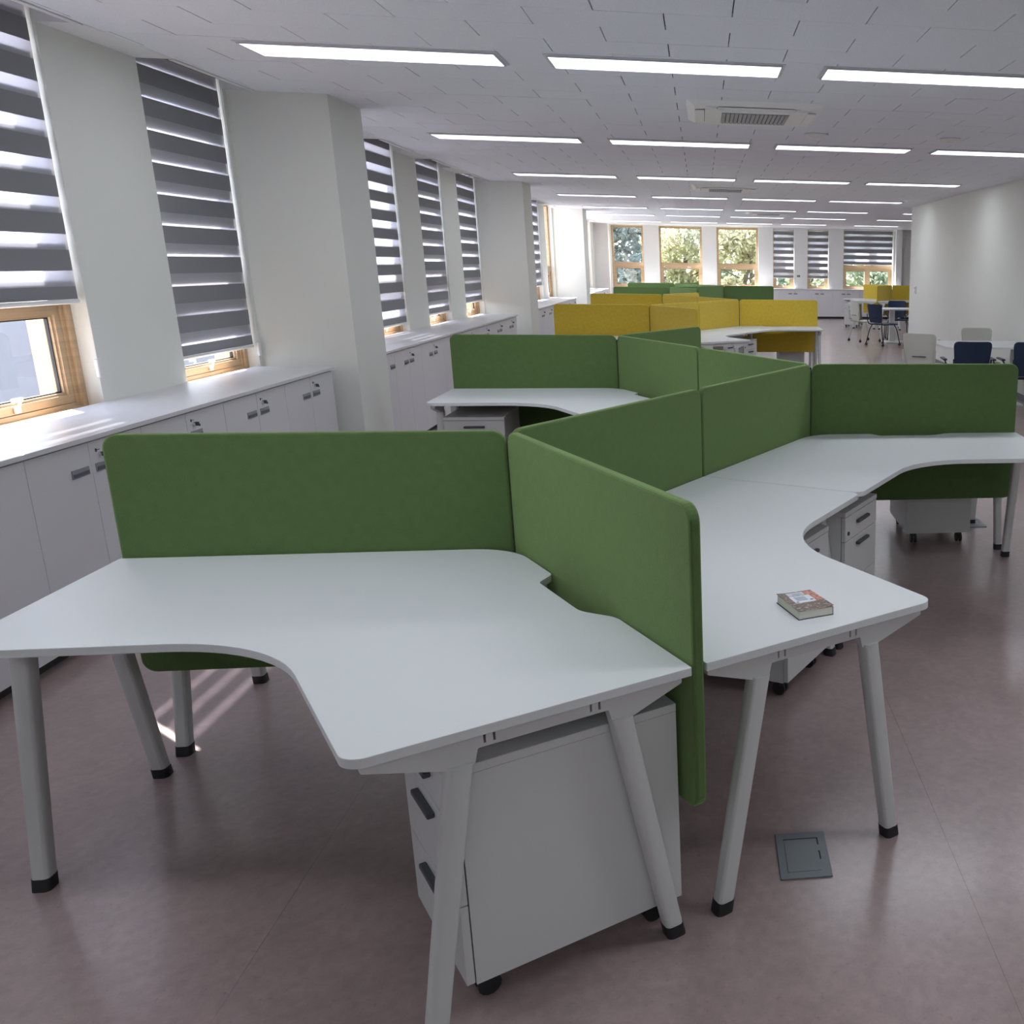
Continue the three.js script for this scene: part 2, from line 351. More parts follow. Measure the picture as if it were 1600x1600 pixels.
tree('tall dark tree standing behind the yellow-green trees', -2.9, -44.0, 6.6, 2.3, 2, 6720, 0.15);
tree('tall mid-green tree behind the third end window tree', 2.3, -44.5, 6.2, 2.3, 1, 6720, 0.15);
tree('tall pale green tree behind the wide end window tree', 8.4, -43.5, 5.8, 2.3, 3, 6080, 0.15);
{ // metal panel fence along the plot, its shaded side toward the office
  const t = thing('boundary_fence', 'blue-grey panel fence outside the cabinet-side windows', 'fence', [-6.2, -0.45, -5]);
  for (let k = 0; k < 4; k++) { part('fence_panel', bb(-0.02, 0.02, 0.06, 1.52, -9 + 2 * k + 0.05, -7 + 2 * k - 0.05), M.fence, t); part('post', bb(-0.05, 0.05, 0, 1.56, -9.05 + 2 * k, -8.95 + 2 * k), M.fence, t); }
}

// ------------------------------------------------------------------ storage cabinets under the windows
const handleGeo = bb(-0.0575, 0.0575, -0.018, 0.018, 0, 0.004), handleLip = bb(-0.052, 0.052, -0.012, 0.002, 0.004, 0.007);
function cabinet(label, x, z, turn, w, doors, group) {   // front faces local +z, origin at floor centre of the front
  const c = thing('low_cabinet', label, 'cabinet', [x, 0, z], turn, group);
  const D = 0.50, T = 0.872;
  part('body', bb(-w / 2 + 0.001, w / 2 - 0.001, 0.07, T, -D, -0.020), M.cabinet, c);
  part('plinth', bb(-w / 2 + 0.001, w / 2 - 0.001, 0, 0.07, -D, -0.06), M.black, c);
  const dw = w / doors;
  for (let k = 0; k < doors; k++) {
    const x0 = -w / 2 + k * dw, d = part('door', rb(x0 + 0.0015, x0 + dw - 0.0015, 0.062, T - 0.007, -0.0185, 0, 0.0015, 1), M.cabinet, c);
    const hx = doors === 1 ? x0 + dw - 0.075 : (k ? x0 + 0.082 : x0 + dw - 0.082);
    const h = part('handle', handleGeo, M.midGrey, d); h.position.set(hx, 0.75, 0);
    const l = part('handle_lip', handleLip, M.lip, d); l.position.set(hx, 0.75, 0);
    if (k === doors - 1 && doors > 1) {
      part('lock', new THREE.CylinderGeometry(0.011, 0.011, 0.012, 14).rotateX(Math.PI / 2).translate(x0 + 0.07, 0.803, 0.006), M.chrome, d);
      part('key', [bb(x0 + 0.0685, x0 + 0.0715, 0.793, 0.813, 0.012, 0.026), new THREE.CylinderGeometry(0.007, 0.007, 0.003, 12).rotateX(Math.PI / 2).translate(x0 + 0.07, 0.797, 0.027).toNonIndexed(), bb(x0 + 0.048, x0 + 0.068, 0.8225, 0.8245, 0.0, 0.004), bb(x0 + 0.041, x0 + 0.048, 0.816, 0.830, 0.0, 0.003)], M.darkGrey, d);
    }
  }
  return c;
}
const ord = ['first', 'second', 'third', 'fourth', 'fifth', 'sixth', 'seventh', 'eighth', 'ninth', 'tenth', 'eleventh'];
const CF = -2.62;
for (let k = 0; k < 11; k++) cabinet(`white two-door low cabinet in the first window bay, ${ord[k]} from the first column`, CF, -7.21 + 0.4 + 0.8 * k, Math.PI / 2, 0.8, 2, 'low cabinets of the first window bay');
for (let k = 0; k < 7; k++) cabinet(`white two-door low cabinet in the middle window bay, ${ord[k]} from the second column`, CF, -14.24 + 0.4 + 0.8 * k, Math.PI / 2, 0.8, 2, 'low cabinets of the middle window bay');
cabinet('white single-door low cabinet right behind the first column', CF, -8.44, Math.PI / 2, 0.4, 1, 'low cabinets of the middle window bay');
for (let k = 0; k < 7; k++) cabinet(`white two-door low cabinet in the third window bay, ${ord[k]} from the third column`, CF, -21.0 + 0.4 + 0.8 * k, Math.PI / 2, 0.8, 2, 'low cabinets of the third window bay');
for (let k = 0; k < 7; k++) cabinet(`white two-door low cabinet past the third column, ${ord[k]} from it`, CF, -22.5 - 0.4 - 0.8 * k, Math.PI / 2, 0.8, 2, 'low cabinets past the third column');
for (let k = 0; k < 10; k++) cabinet(`white two-door low cabinet along the end wall, ${ord[k]} from the corner by the tree window`, 2.375 - 0.415 - 0.83 * 4 + 0.83 * k, -29.9, 0, 0.83, 2, 'low cabinets along the end wall');
solo('cabinet_top', rb(WX, CF + 0.018, 0.873, 0.894, -7.23, 1.6, 0.002, 1), M.slab, 'long white cabinet top in front of the first column', 'worktop');
solo('cabinet_top', rb(WX, CF + 0.018, 0.873, 0.894, -14.26, -8.03, 0.002, 1), M.slab, 'long white cabinet top between the first and second columns', 'worktop');
solo('cabinet_top', rb(WX, CF + 0.018, 0.873, 0.894, -21.02, -15.38, 0.002, 1), M.slab, 'long white cabinet top between the second and third columns', 'worktop');
solo('cabinet_top', rb(WX, CF + 0.018, 0.873, 0.894, -28.12, -22.46, 0.002, 1), M.slab, 'white cabinet top past the third column, near the end wall', 'worktop');
solo('cabinet_top', rb(-1.79, 6.53, 0.873, 0.894, BZ, -29.88, 0.002, 1), M.slab, 'long white cabinet top under the end wall windows', 'worktop');

// ------------------------------------------------------------------ zebra roller blinds
function blind(label, w, top, bottom, shift, place, cord, pitch = 0.177) {
  const g = thing('striped_blind', label, 'blind', [0, 0, 0], 0, 'grey and white striped roller blinds'); place(g);
  const dark = pitch * 0.57, sh = pitch - dark;
  part('head_rail', rb(-w / 2, w / 2, top - 0.012, top + 0.02, -0.04, 0.016, 0.008), M.plastic, g);
  part('bottom_bar', bar(V3(-w / 2, bottom - 0.012, -0.006), V3(w / 2, bottom - 0.012, -0.006), 0.013, 0.013, 12), M.plastic, g);
  let y = bottom;
  const front = [], rear = [], rs = [];
  // bands count upward from the bottom bar
  for (let k = 0; y < top; k++) {
    const d1 = Math.min(top, y + (k ? dark : dark * 0.62)); front.push([y, d1, 1]);
    const s1 = Math.min(top, d1 + sh); if (s1 > d1) front.push([d1, s1, 0]);
    y = s1;
  }
  for (const [a, b, d] of front) part(d ? 'dark_band' : 'sheer_band', bb(-w / 2, w / 2, a, b, -0.0006, 0), d ? M.blindDark : M.sheer, g);
  for (const [a, b, d] of front) { const q = [Math.max(bottom, a + shift), Math.min(top, b + shift)]; if (q[1] - q[0] > 0.002) (d ? rear : rs).push(bb(-w / 2, w / 2, q[0], q[1], -0.0126, -0.012)); }
  part('rear_dark_bands', rear, M.blindDark, g); part('rear_sheer_bands', rs, M.sheer, g);
  if (cord) {
    part('pull_cord', bar(V3(w / 2 + 0.012, top, 0.014), V3(w / 2 + 0.012, cord, 0.03), 0.0022, 0.0022, 6), M.plastic, g);
    part('cord_weight', rb(w / 2 - 0.004, w / 2 + 0.030, cord - 0.10, cord, 0.018, 0.040, 0.008), M.plastic, g);
  }
}
const blindLabels = {
  0: 'striped blind on the fifth window before the first column', 1: 'striped blind on the fourth window before the first column', 2: 'striped blind on the third window before the first column',
  3: 'striped blind pulled half up over an open wooden sash with a handle', 4: 'striped blind lowered almost to the cabinet top just before the first column',
  5: 'striped blind on the window hidden right behind the first column', 6: 'striped blind with bright bands, second window behind the first column', 7: 'striped blind on the middle one of three windows before the second column',
  8: 'striped blind on the window just before the second column', 9: 'striped blind on the window right behind the second column', 10: 'striped blind on the second window behind the second column', 11: 'striped blind beside the bare wooden window before the third column',
};
leftWins.forEach(([a, b, bot, shift], i) => {
  if (!bot) return;
  blind(blindLabels[i], b - a - 0.05 - (i === 3 ? 0.02 : 0), 2.835, bot, shift, (g) => { g.position.set(-3.15, 0, (a + b) / 2 - (i === 3 ? 0.012 : 0)); g.rotation.y = Math.PI / 2; }, i === 3 ? 1.12 : i === 4 ? 1.06 : 0);
});
backWins.forEach(([a, b, , bot], i) => {
  if (!bot) return;
  blind(['', '', '', 'narrow striped blind on the end wall beside the uncovered tree windows', 'narrow striped blind on the end wall beside the wide blind', 'wide striped blind pulled half up over two panes of trees'][i], b - a - 0.04, 2.68, bot, i === 5 ? 0.02 : 0.0, (g) => g.position.set((a + b) / 2, 0, BZ - 0.03), 0, i === 5 ? 0.19 : 0.19);
});

// ------------------------------------------------------------------ ceiling lights, air conditioners, detectors
const rowZ = [1.55, -2.11, -5.875, -9.49, -13.32, -17.18, -20.75, -23.87, -27.6];
const colX = [-1.707, -0.163, 1.36, 2.88, 4.94];
const colWord = ['by the window blinds', 'second from the window blinds', 'third from the window blinds', 'fourth from the window blinds', 'beyond the end of the plain wall'];
const rowWord = ['ninth', 'eighth', 'seventh', 'sixth', 'fifth', 'fourth', 'third', 'second', 'first'];
const LW = 1.285, LD = 0.335;
rowZ.forEach((z, r) => colX.forEach((x, c) => {
  if (c === 4 && r < 6) return;
  const t = thing('ceiling_light', `lit ceiling panel, ${rowWord[r]} row from the end wall, ${colWord[c]}`, 'ceiling light', [x, CEIL, z], 0, 'LED ceiling panels in rows');
  part('flange', [bb(-LW / 2 - 0.012, LW / 2 + 0.012, -0.004, 0.002, -LD / 2 - 0.012, -LD / 2 + 0.004), bb(-LW / 2 - 0.012, LW / 2 + 0.012, -0.004, 0.002, LD / 2 - 0.004, LD / 2 + 0.012), bb(-LW / 2 - 0.012, -LW / 2 + 0.004, -0.004, 0.002, -LD / 2 + 0.004, LD / 2 - 0.004), bb(LW / 2 - 0.004, LW / 2 + 0.012, -0.004, 0.002, -LD / 2 + 0.004, LD / 2 - 0.004)], M.housing, t);
  part('housing', [bb(-LW / 2 + 0.004, LW / 2 - 0.004, -0.014, 0.002, -LD / 2 + 0.004, -LD / 2 + 0.012), bb(-LW / 2 + 0.004, LW / 2 - 0.004, -0.014, 0.002, LD / 2 - 0.012, LD / 2 - 0.004), bb(-LW / 2 + 0.004, -LW / 2 + 0.012, -0.014, 0.002, -LD / 2 + 0.012, LD / 2 - 0.012), bb(LW / 2 - 0.012, LW / 2 - 0.004, -0.014, 0.002, -LD / 2 + 0.012, LD / 2 - 0.012)], M.housing, t);
  part('diffuser', bb(-LW / 2 + 0.012, LW / 2 - 0.012, -0.012, -0.002, -LD / 2 + 0.012, LD / 2 - 0.012), M.diffuser, t);
  const l = new THREE.RectAreaLight(lin(0.91, 0.965, 1.03), PANEL_LIGHT, LW - 0.04, LD - 0.04);
  l.position.set(0, -0.016, 0); l.rotation.x = -Math.PI / 2; l.name = 'panel_light'; t.add(l);
}));
function cassette(label, x, z) {
  const t = thing('ceiling_air_conditioner', label, 'air conditioner', [x, CEIL, z], 0, 'ceiling cassette air conditioners');
  const w = 0.47, o = 0.49;
  const skirt = new THREE.CylinderGeometry(0.61 * 1.0, 0.69, 0.03, 4, 1).rotateY(Math.PI / 4).rotateX(Math.PI).translate(0, -0.015, 0);
  const sk = skirt.toNonIndexed(); sk.computeVertexNormals(); part('outer_panel', uvm(sk), M.acWhite, t);
  part('inner_panel', rb(-0.36, 0.36, -0.045, -0.028, -0.36, 0.36, 0.006), M.acWhite, t);
  for (const [rx, rz] of [[0, -1], [0, 1], [-1, 0], [1, 0]]) {
    const g = rb(-0.27, 0.27, -0.034, -0.029, -0.032, 0.032, 0.002, 1);
    const m = part('louvre', g, M.acWhite, t); m.position.set(rx * 0.395, -0.006, rz * 0.395); m.rotation.y = rx ? Math.PI / 2 : 0; m.rotation.z = 0;
    const s = part('air_slot', bb(-0.28, 0.28, -0.0325, -0.0315, -0.004, 0.004), M.gap, t); s.position.set(rx * 0.355 + rx * 0.004, -0.001, rz * 0.36); s.rotation.y = rx ? Math.PI / 2 : 0;
  }
  part('intake', bb(-0.24, 0.24, -0.046, -0.045, -0.24, 0.24), M.darkGrey, t);
  for (let k = 0; k < 16; k++) { const q = part('grille_slat', bb(-0.011, 0.011, -0.052, -0.046, -0.24, 0.24), M.acSlat, t); q.position.x = -0.225 + k * 0.03; }
}
cassette('white ceiling cassette unit above the paperback desk block', 0.41, -7.48);
cassette('white ceiling cassette unit above the yellow desk block', 0.38, -14.8);
cassette('white ceiling cassette unit close to the end wall', 1.48, -21.7);
function disc(label, x, z, r) {
  const t = thing('ceiling_detector', label, 'detector', [x, CEIL, z], 0, 'round ceiling detectors');
  part('base', new THREE.LatheGeometry([V2(0, -0.03), V2(r * 0.55, -0.03), V2(r * 0.62, -0.018), V2(r * 0.98, -0.014), V2(r, 0), V2(0, 0)].reverse(), 24), M.acWhite, t);
  part('centre', new THREE.CylinderGeometry(r * 0.4, r * 0.34, 0.008, 18).translate(0, -0.034, 0), M.acWhite, t);
}
disc('round white detector between ceiling lights in front of the sixth light row', 1.0, -8.57, 0.105);
disc('smaller round white detector toward the plain wall', 2.17, -8.56, 0.088);
disc('round white detector before the wide end window blind', 5.0, -28.2, 0.10);

// ------------------------------------------------------------------ desk blocks: three hubs with 120-degree desks and felt screens
const DT = 0.728, HUB = 2.4, R3 = Math.sqrt(0.75), ARM = 1.196;
const armPt = (side, al, pe) => [side * (R3 * al - 0.5 * pe), 0.5 * al + R3 * pe];   // local: hub at origin, user on +z
const topOutline = rounded([
  [0, 0.0231, 0.225],
  [...armPt(1, 0.345, 0.02), 0.03], [...armPt(1, 0.395, 0.08), 0.03], [...armPt(1, 0.69, 0.08), 0.10], [...armPt(1, 0.79, 0.02), 0.10],
  [...armPt(1, ARM, 0.02), 0.003], [...armPt(1, ARM, 0.766), 0.045], [0, 0.8845, 0.45], [...armPt(-1, ARM, 0.766), 0.045], [...armPt(-1, ARM, 0.02), 0.003],
], 12);
const topGeo = uvm(extrude(topOutline, 0.022, 0.0015).rotateX(Math.PI / 2).translate(0, DT, 0));
const slot = (p) => [V2(p - 0.0025, 0.676), V2(p + 0.0025, 0.676), V2(p + 0.0025, 0.697), V2(p - 0.0025, 0.697)];
const beamGeo = uvm(extrude(rounded([[0.035, 0.705], [0.035, 0.684, 0.005], [0.165, 0.636, 0.01], [0.214, 0.636, 0.003], [0.222, 0.668, 0.004], [0.512, 0.668, 0.004], [0.520, 0.636, 0.003], [0.575, 0.636, 0.01], [0.735, 0.684, 0.005], [0.735, 0.705]], 3), 0.03, 0.001, [slot(0.243), slot(0.263), slot(0.477), slot(0.497)]));
// flattened tube leg: rounded-rectangle section that tapers toward the floor
function legTube(a, b, w0, d0, w1, d1, r) {
  const ring = rounded([[-0.5, -0.5, r], [0.5, -0.5, r], [0.5, 0.5, r], [-0.5, 0.5, r]], 4), n = ring.length, pos = [], idx = [];
  for (let k = 0; k < 2; k++) { const c = k ? b : a, w = k ? w1 : w0, d = k ? d1 : d0; for (const q of ring) pos.push(c.x + q.x * w, c.y, c.z + q.y * d); }
  for (let i = 0; i < n; i++) { const j = (i + 1) % n; idx.push(i, j, n + j, i, n + j, n + i); }
  for (let i = 1; i < n - 1; i++) { idx.push(0, i + 1, i); idx.push(n, n + i, n + i + 1); }
  if (b.y < a.y) for (let i = 0; i < idx.length; i += 3) { const t = idx[i + 1]; idx[i + 1] = idx[i + 2]; idx[i + 2] = t; }
  const g = new THREE.BufferGeometry(); g.setAttribute('position', new THREE.Float32BufferAttribute(pos, 3)); g.setIndex(idx);
  const f = toCreasedNormals(g, 0.7); return uvm(f);
}
const legGeo = (p0, p1) => legTube(V3(p0, 0.642, 0), V3(p1 + (p0 - p1) * 0.05, 0.032, 0), 0.052, 0.050, 0.046, 0.045, 0.28);
const capGeo = (p0, p1) => legTube(V3(p1 + (p0 - p1) * 0.052, 0.034, 0), V3(p1, 0, 0), 0.049, 0.048, 0.050, 0.049, 0.28);
const deskProto = (() => {
  const d = new THREE.Group();
  part('desktop', topGeo, M.laminate, d);
  for (const s of [1, -1]) {
    // frame space: x = distance out from the screen, y = height, z = along the arm
    const f = (m) => { const [ox, oz] = armPt(s, 1.158, 0); m.position.set(ox, 0, oz); m.rotation.y = s > 0 ? -(Math.PI * 2 / 3) : -Math.PI / 3; return m; };
    const beam = f(part('end_beam', beamGeo, M.steel, d)); beam.translateZ(-0.015);
    for (const [p0, p1] of [[0.19, 0.07], [0.55, 0.652]]) {
      const l = f(part('leg', legGeo(p0, p1), M.steel, d));
      part('foot_cap', capGeo(p0, p1), M.black, l);
    }
    const [ax, az] = armPt(s, 1.14, 0.37), [bx, bz] = armPt(s, 0.30, 0.25);
    part('support_rail', bar(V3(ax, 0.686, az), V3(bx, 0.686, bz), 0.018, 0.018, 8), M.steel, d);
  }
  part('hub_leg', bar(V3(0, 0.70, 0.33), V3(0, 0.03, 0.33), 0.025, 0.025, 14), M.steel, d);
  part('hub_foot_cap', bar(V3(0, 0.03, 0.33), V3(0, 0, 0.33), 0.026, 0.026, 14), M.black, d);
  return d;
})();
const screenLen = 1.183;
const screenGeo = (() => {
  const h0 = 0.338, h1 = 1.118, r = 0.045, T = 0.03;
  const g = extrude(rounded([[0, h0, r], [screenLen, h0, r], [screenLen, h1, r], [0, h1, r]], 6), T, 0.007).translate(0, 0, -T / 2);
  return uvm(g);
})();
// pedestal drawer unit: front faces local +z, origin on the floor under its centre
const PW = 0.395, PD = 0.54, PH = 0.612;
const pedProto = (() => {
  const g = new THREE.Group();
  part('body', bb(-PW / 2, PW / 2, 0.072, PH - 0.022, -PD / 2, PD / 2 - 0.022), M.ped, g);
  part('top_panel', rb(-PW / 2 - 0.001, PW / 2 + 0.001, PH - 0.0215, PH, -PD / 2 - 0.001, PD / 2, 0.002, 1), M.ped, g);
  let y = PH - 0.025;
  [0.108, 0.195, 0.200].forEach((h, k) => {
    const d = part('drawer', rb(-PW / 2 + 0.001, PW / 2 - 0.001, y - h, y, PD / 2 - 0.0195, PD / 2 - 0.001, 0.0015, 1), M.ped, g);
    const hy = k ? y - 0.032 : y - 0.042;
    part('handle', rb(-0.068, 0.068, hy - 0.007, hy + 0.007, PD / 2 - 0.001, PD / 2 + 0.017, 0.004, 2), M.darkGrey, d);
    if (!k) part('keyhole', new THREE.CylinderGeometry(0.009, 0.009, 0.006, 12).rotateX(Math.PI / 2).translate(-PW / 2 + 0.035, y - h + 0.032, PD / 2 + 0.001), M.darkGrey, d);
    y -= h + 0.0035;
  });
  for (const sx of [-1, 1]) for (const sz of [-1, 1]) part('caster', [new THREE.CylinderGeometry(0.027, 0.027, 0.012, 14).rotateZ(Math.PI / 2).translate(sx * (PW / 2 - 0.055) - 0.012, 0.027, sz * (PD / 2 - 0.06)).toNonIndexed(), new THREE.CylinderGeometry(0.027, 0.027, 0.012, 14).rotateZ(Math.PI / 2).translate(sx * (PW / 2 - 0.055) + 0.012, 0.027, sz * (PD / 2 - 0.06)).toNonIndexed(), new THREE.CylinderGeometry(0.016, 0.022, 0.03, 12).translate(sx * (PW / 2 - 0.055), 0.058, sz * (PD / 2 - 0.06)).toNonIndexed()], M.black, g);
  return g;
})();
function copyOf(proto, name, label, category, pos, turn, group) {
  const r = proto.clone(); r.name = numbered(name); r.position.set(...pos); r.rotation.y = turn; r.userData = { label, category }; if (group) r.userData.group = group;
  scene.add(r); return r;
}
const rad = (d) => d * Math.PI / 180;
function deskAt(hub, deg, label, group) { return copyOf(deskProto, 'boomerang_desk', label, 'desk', [hub[0], 0, hub[1]], rad(deg), group); }
function pedAt(hub, deg, side, al, pe, label, group) {   // centred at (along, perp) of an arm, drawers facing away from the screen
  const [lx, lz] = armPt(side, al, pe), t = rad(deg), x = lx * Math.cos(t) + lz * Math.sin(t), z = -lx * Math.sin(t) + lz * Math.cos(t);
  return copyOf(pedProto, 'drawer_pedestal', label, 'drawer unit', [hub[0] + x, 0, hub[1] + z], t + (side > 0 ? -Math.PI / 6 : Math.PI / 6), group);
}
function screenAt(hub, dx, dz, mat, label, group) {
  const t = thing('desk_screen', label, 'desk screen', [hub[0], 0, hub[1]], Math.atan2(-dz, dx), group);
  const a = part('felt_panel', screenGeo, mat, t); a.position.x = 0.0115;
  for (const p of [0.25, 0.95]) part('clamp', bb(p - 0.03, p + 0.03, 0.665, 0.704, -0.045, 0.045), M.steel, t);
}
const blocks = [
  { hubs: [[-0.623, -3.132], [0.577, -5.210], [-0.623, -7.289]], mat: M.green, colour: 'green', where: 'green paperback block' },
  { hubs: [[-0.655, -12.53], [0.545, -14.61], [-0.655, -16.69]], mat: M.yellow, colour: 'yellow', where: 'long yellow block' },
  { hubs: [[-0.68, -21.30], [0.52, -23.38], [-0.68, -25.46]], mat: M.green, colour: 'green', where: 'green end-wall block' },
];
blocks.forEach((b, bi) => {
  const [h1, h2, h3] = b.hubs, g = 'boomerang desks of ' + b.where, gs = 'screens of ' + b.where, gp = 'drawer units of ' + b.where;
  const dl = (s) => `white boomerang desk ${s}, ${b.where}`;
  if (bi === 0) {
    deskAt(h1, -30, 'empty white boomerang desk with a drawer unit behind its leg, toward the cabinets', g);
    deskAt(h1, 90, 'white boomerang desk with a small paperback on it', g);
  } else { deskAt(h1, -30, dl('on the cabinet side of the door-end hub'), g); deskAt(h1, 90, dl('on the plain-wall side of the door-end hub'), g); }
  deskAt(h1, -150, dl('behind the first cabinet-side screen'), g);
  deskAt(h2, 30, dl('before the plain-wall screen of the middle hub'), g);
  deskAt(h2, 150, dl('behind the plain-wall screen of the middle hub'), g);
  deskAt(h2, -90, dl('on the cabinet side of the middle hub'), g);
  deskAt(h3, -30, dl('before the last cabinet-side screen'), g);
  deskAt(h3, 90, dl('on the plain-wall side of the last hub'), g);
  deskAt(h3, -150, dl('behind the last cabinet-side screen'), g);
  const sl = (s) => `${b.colour} felt desk screen, ${s}, ${b.where}`;
  const arms = [[-1, 0], [0.5, R3], [0.5, -R3], [1, 0], [-0.5, R3], [-0.5, -R3]];
  [['first hub toward the cabinets', 0], ['free end of the first hub', 1], ['first hub toward the middle hub', 2]].forEach(([s, k]) => screenAt(h1, ...arms[k], b.mat, sl(s), gs));
  [['middle hub toward the plain wall', 3], ['middle hub toward the first hub', 4], ['middle hub toward the last hub', 5]].forEach(([s, k]) => screenAt(h2, ...arms[k], b.mat, sl(s), gs));
  [['last hub toward the cabinets', 0], ['last hub toward the middle hub', 1], ['free end of the last hub', 2]].forEach(([s, k]) => screenAt(h3, ...arms[k], b.mat, sl(s), gs));
  [['first', h1], ['middle', h2], ['last', h3]].forEach(([n, h]) => {
    const t = thing('screen_joint_post', `slim dark post joining three ${b.colour} screens, ${n} hub, ${b.where}`, 'post', [h[0], 0, h[1]], 0, 'posts joining the screens');
    part('tube', new THREE.CylinderGeometry(0.0112, 0.0112, 1.085, 12).translate(0, 0.5425, 0), M.postDark, t); part('foot', new THREE.CylinderGeometry(0.03, 0.03, 0.006, 16).translate(0, 0.003, 0), M.black, t);
  });
  const pl = (s) => `white three-drawer pedestal ${s}, ${b.where}`;
  pedAt(h1, -30, 1, 0.930, 0.300, bi ? pl('under the cabinet-side desk of the first hub') : 'white three-drawer pedestal standing behind the splayed legs of the empty desk', gp);
  pedAt(h1, 90, 1, 0.862, 0.41, bi ? pl('under the plain-wall desk of the first hub') : 'white three-drawer pedestal under the inner curve of the paperback desk', gp);
  pedAt(h2, 30, -1, 0.928, 0.40, pl('under the joint of two desks by the middle hub'), gp);
  pedAt(h2, 150, -1, 0.82, 0.47, pl('behind the plain-wall screen of the middle hub'), gp);
  pedAt(h3, -30, -1, 0.925, 0.375, pl('before the last cabinet-side screen'), gp);
});
// corner set of three yellow screens beyond the end of the plain wall
{
  const h = [5.13, -26.0], w = 'small yellow set';
  deskAt(h, 30, 'white boomerang desk half hidden by the end of the plain wall', 'desks of the small yellow set');
  deskAt(h, -90, 'white boomerang desk with a drawer unit at its free end, ' + w, 'desks of the small yellow set');
  screenAt(h, 1, 0, M.yellow, 'yellow felt desk screen cut off by the plain wall edge, ' + w, 'screens of the small yellow set');
  screenAt(h, -0.5, R3, M.yellow, 'yellow felt desk screen coming forward from the hub, ' + w, 'screens of the small yellow set');
  screenAt(h, -0.5, -R3, M.yellow, 'bright yellow felt desk screen going back from the hub, ' + w, 'screens of the small yellow set');
  copyOf(pedProto, 'drawer_pedestal', 'white three-drawer pedestal at the free end of the small yellow set', 'drawer unit', [4.06, 0, -25.95], rad(-18));
}

// ------------------------------------------------------------------ chairs and meeting tables by the plain wall
function shell(w0, w1, h, curve, lean, T, corner) {   // upright sheet: bottom width w0, top width w1
  const nu = 14, nv = 12, pos = [], idx = [];
  const P = (u, v, s) => {
    let w = w0 + (w1 - w0) * v; const e = Math.min(v, 1 - v) * h;
    if (e < corner) w -= 2 * (corner - Math.sqrt(Math.max(0, corner * corner - (corner - e) * (corner - e))));
    const x = (u - 0.5) * w;
    return [x, v * h, curve * 4 * (x / w1) * (x / w1) - lean * v + s * T / 2];
  };
  for (const s of [1, -1]) for (let j = 0; j <= nv; j++) for (let i = 0; i <= nu; i++) pos.push(...P(i / nu, 0.5 - 0.5 * Math.cos(Math.PI * j / nv), s));
  const at = (s, i, j) => s * (nu + 1) * (nv + 1) + j * (nu + 1) + i;
  for (let j = 0; j < nv; j++) for (let i = 0; i < nu; i++) { idx.push(at(0, i, j), at(0, i + 1, j), at(0, i + 1, j + 1), at(0, i, j), at(0, i + 1, j + 1), at(0, i, j + 1)); idx.push(at(1, i, j), at(1, i + 1, j + 1), at(1, i + 1, j), at(1, i, j), at(1, i, j + 1), at(1, i + 1, j + 1)); }
  for (let i = 0; i < nu; i++) for (const [j, f] of [[0, 0], [nv, 1]]) { const q = [at(0, i, j), at(1, i, j), at(1, i + 1, j), at(0, i, j), at(1, i + 1, j), at(0, i + 1, j)]; idx.push(...(f ? q.reverse() : q)); }
  for (let j = 0; j < nv; j++) for (const [i, f] of [[0, 1], [nu, 0]]) { const q = [at(0, i, j), at(1, i, j), at(1, i, j + 1), at(0, i, j), at(1, i, j + 1), at(0, i, j + 1)]; idx.push(...(f ? q.reverse() : q)); }
  const g = new THREE.BufferGeometry(); g.setAttribute('position', new THREE.Float32BufferAttribute(pos, 3)); g.setIndex(idx); g.computeVertexNormals();
  g.setAttribute('uv', new THREE.Float32BufferAttribute(new Float32Array(pos.length / 3 * 2), 2));
  return g;
}
function chair(label, x, z, turn, skin, legMat, arms) {   // faces local +z
  const c = thing('office_chair', label, 'chair', [x, 0, z], turn, 'stackable chairs on casters');
  part('seat', shell(0.42, 0.46, 0.44, 0.012, 0, 0.018, 0.06).rotateX(Math.PI / 2).translate(0, 0.452, -0.20), skin, c);
  const back = part('backrest', shell(0.36, 0.43, 0.38, 0.035, 0.07, 0.014, 0.05).translate(0, 0.475, -0.245), skin, c);
  part('grip_slot', bb(-0.085, 0.085, 0.572, 0.580, -0.285, -0.252), M.gap, back);
  part('back_frame', [-1, 1].map((s) => tube([V3(s * 0.19, 0.43, -0.16), V3(s * 0.195, 0.47, -0.25), V3(s * 0.205, 0.66, -0.285)], 0.011, 12, 7).toNonIndexed()), legMat, c);
  for (const sx of [-1, 1]) for (const sz of [-1, 1]) {
    const l = part('leg', tube([V3(sx * 0.18, 0.445, sz * 0.13), V3(sx * 0.215, 0.36, sz * 0.17), V3(sx * 0.25, 0.06, sz * 0.25)], 0.0105, 12, 7), legMat, c);
    part('caster', [new THREE.CylinderGeometry(0.026, 0.026, 0.03, 12).rotateZ(Math.PI / 2).translate(sx * 0.25, 0.026, sz * 0.25), bar(V3(sx * 0.25, 0.03, sz * 0.25), V3(sx * 0.25, 0.07, sz * 0.25), 0.012)].map((q) => q.toNonIndexed()), M.black, l);
  }
  part('under_frame', [bar(V3(-0.18, 0.435, 0.13), V3(0.18, 0.435, 0.13), 0.01), bar(V3(-0.18, 0.435, -0.13), V3(0.18, 0.435, -0.13), 0.01), bar(V3(-0.18, 0.435, -0.13), V3(-0.18, 0.435, 0.13), 0.01), bar(V3(0.18, 0.435, -0.13), V3(0.18, 0.435, 0.13), 0.01)], legMat, c);
  if (arms) for (const s of [-1, 1]) {
    const a = part('armrest', tube([V3(s * 0.205, 0.50, -0.25), V3(s * 0.255, 0.56, -0.20), V3(s * 0.275, 0.635, -0.08)], 0.010, 10, 7), legMat, c);
    part('arm_pad', rb(s * 0.275 - 0.024, s * 0.275 + 0.024, 0.632, 0.652, -0.12, 0.13, 0.009), skin, a);
  }
  return c;
}
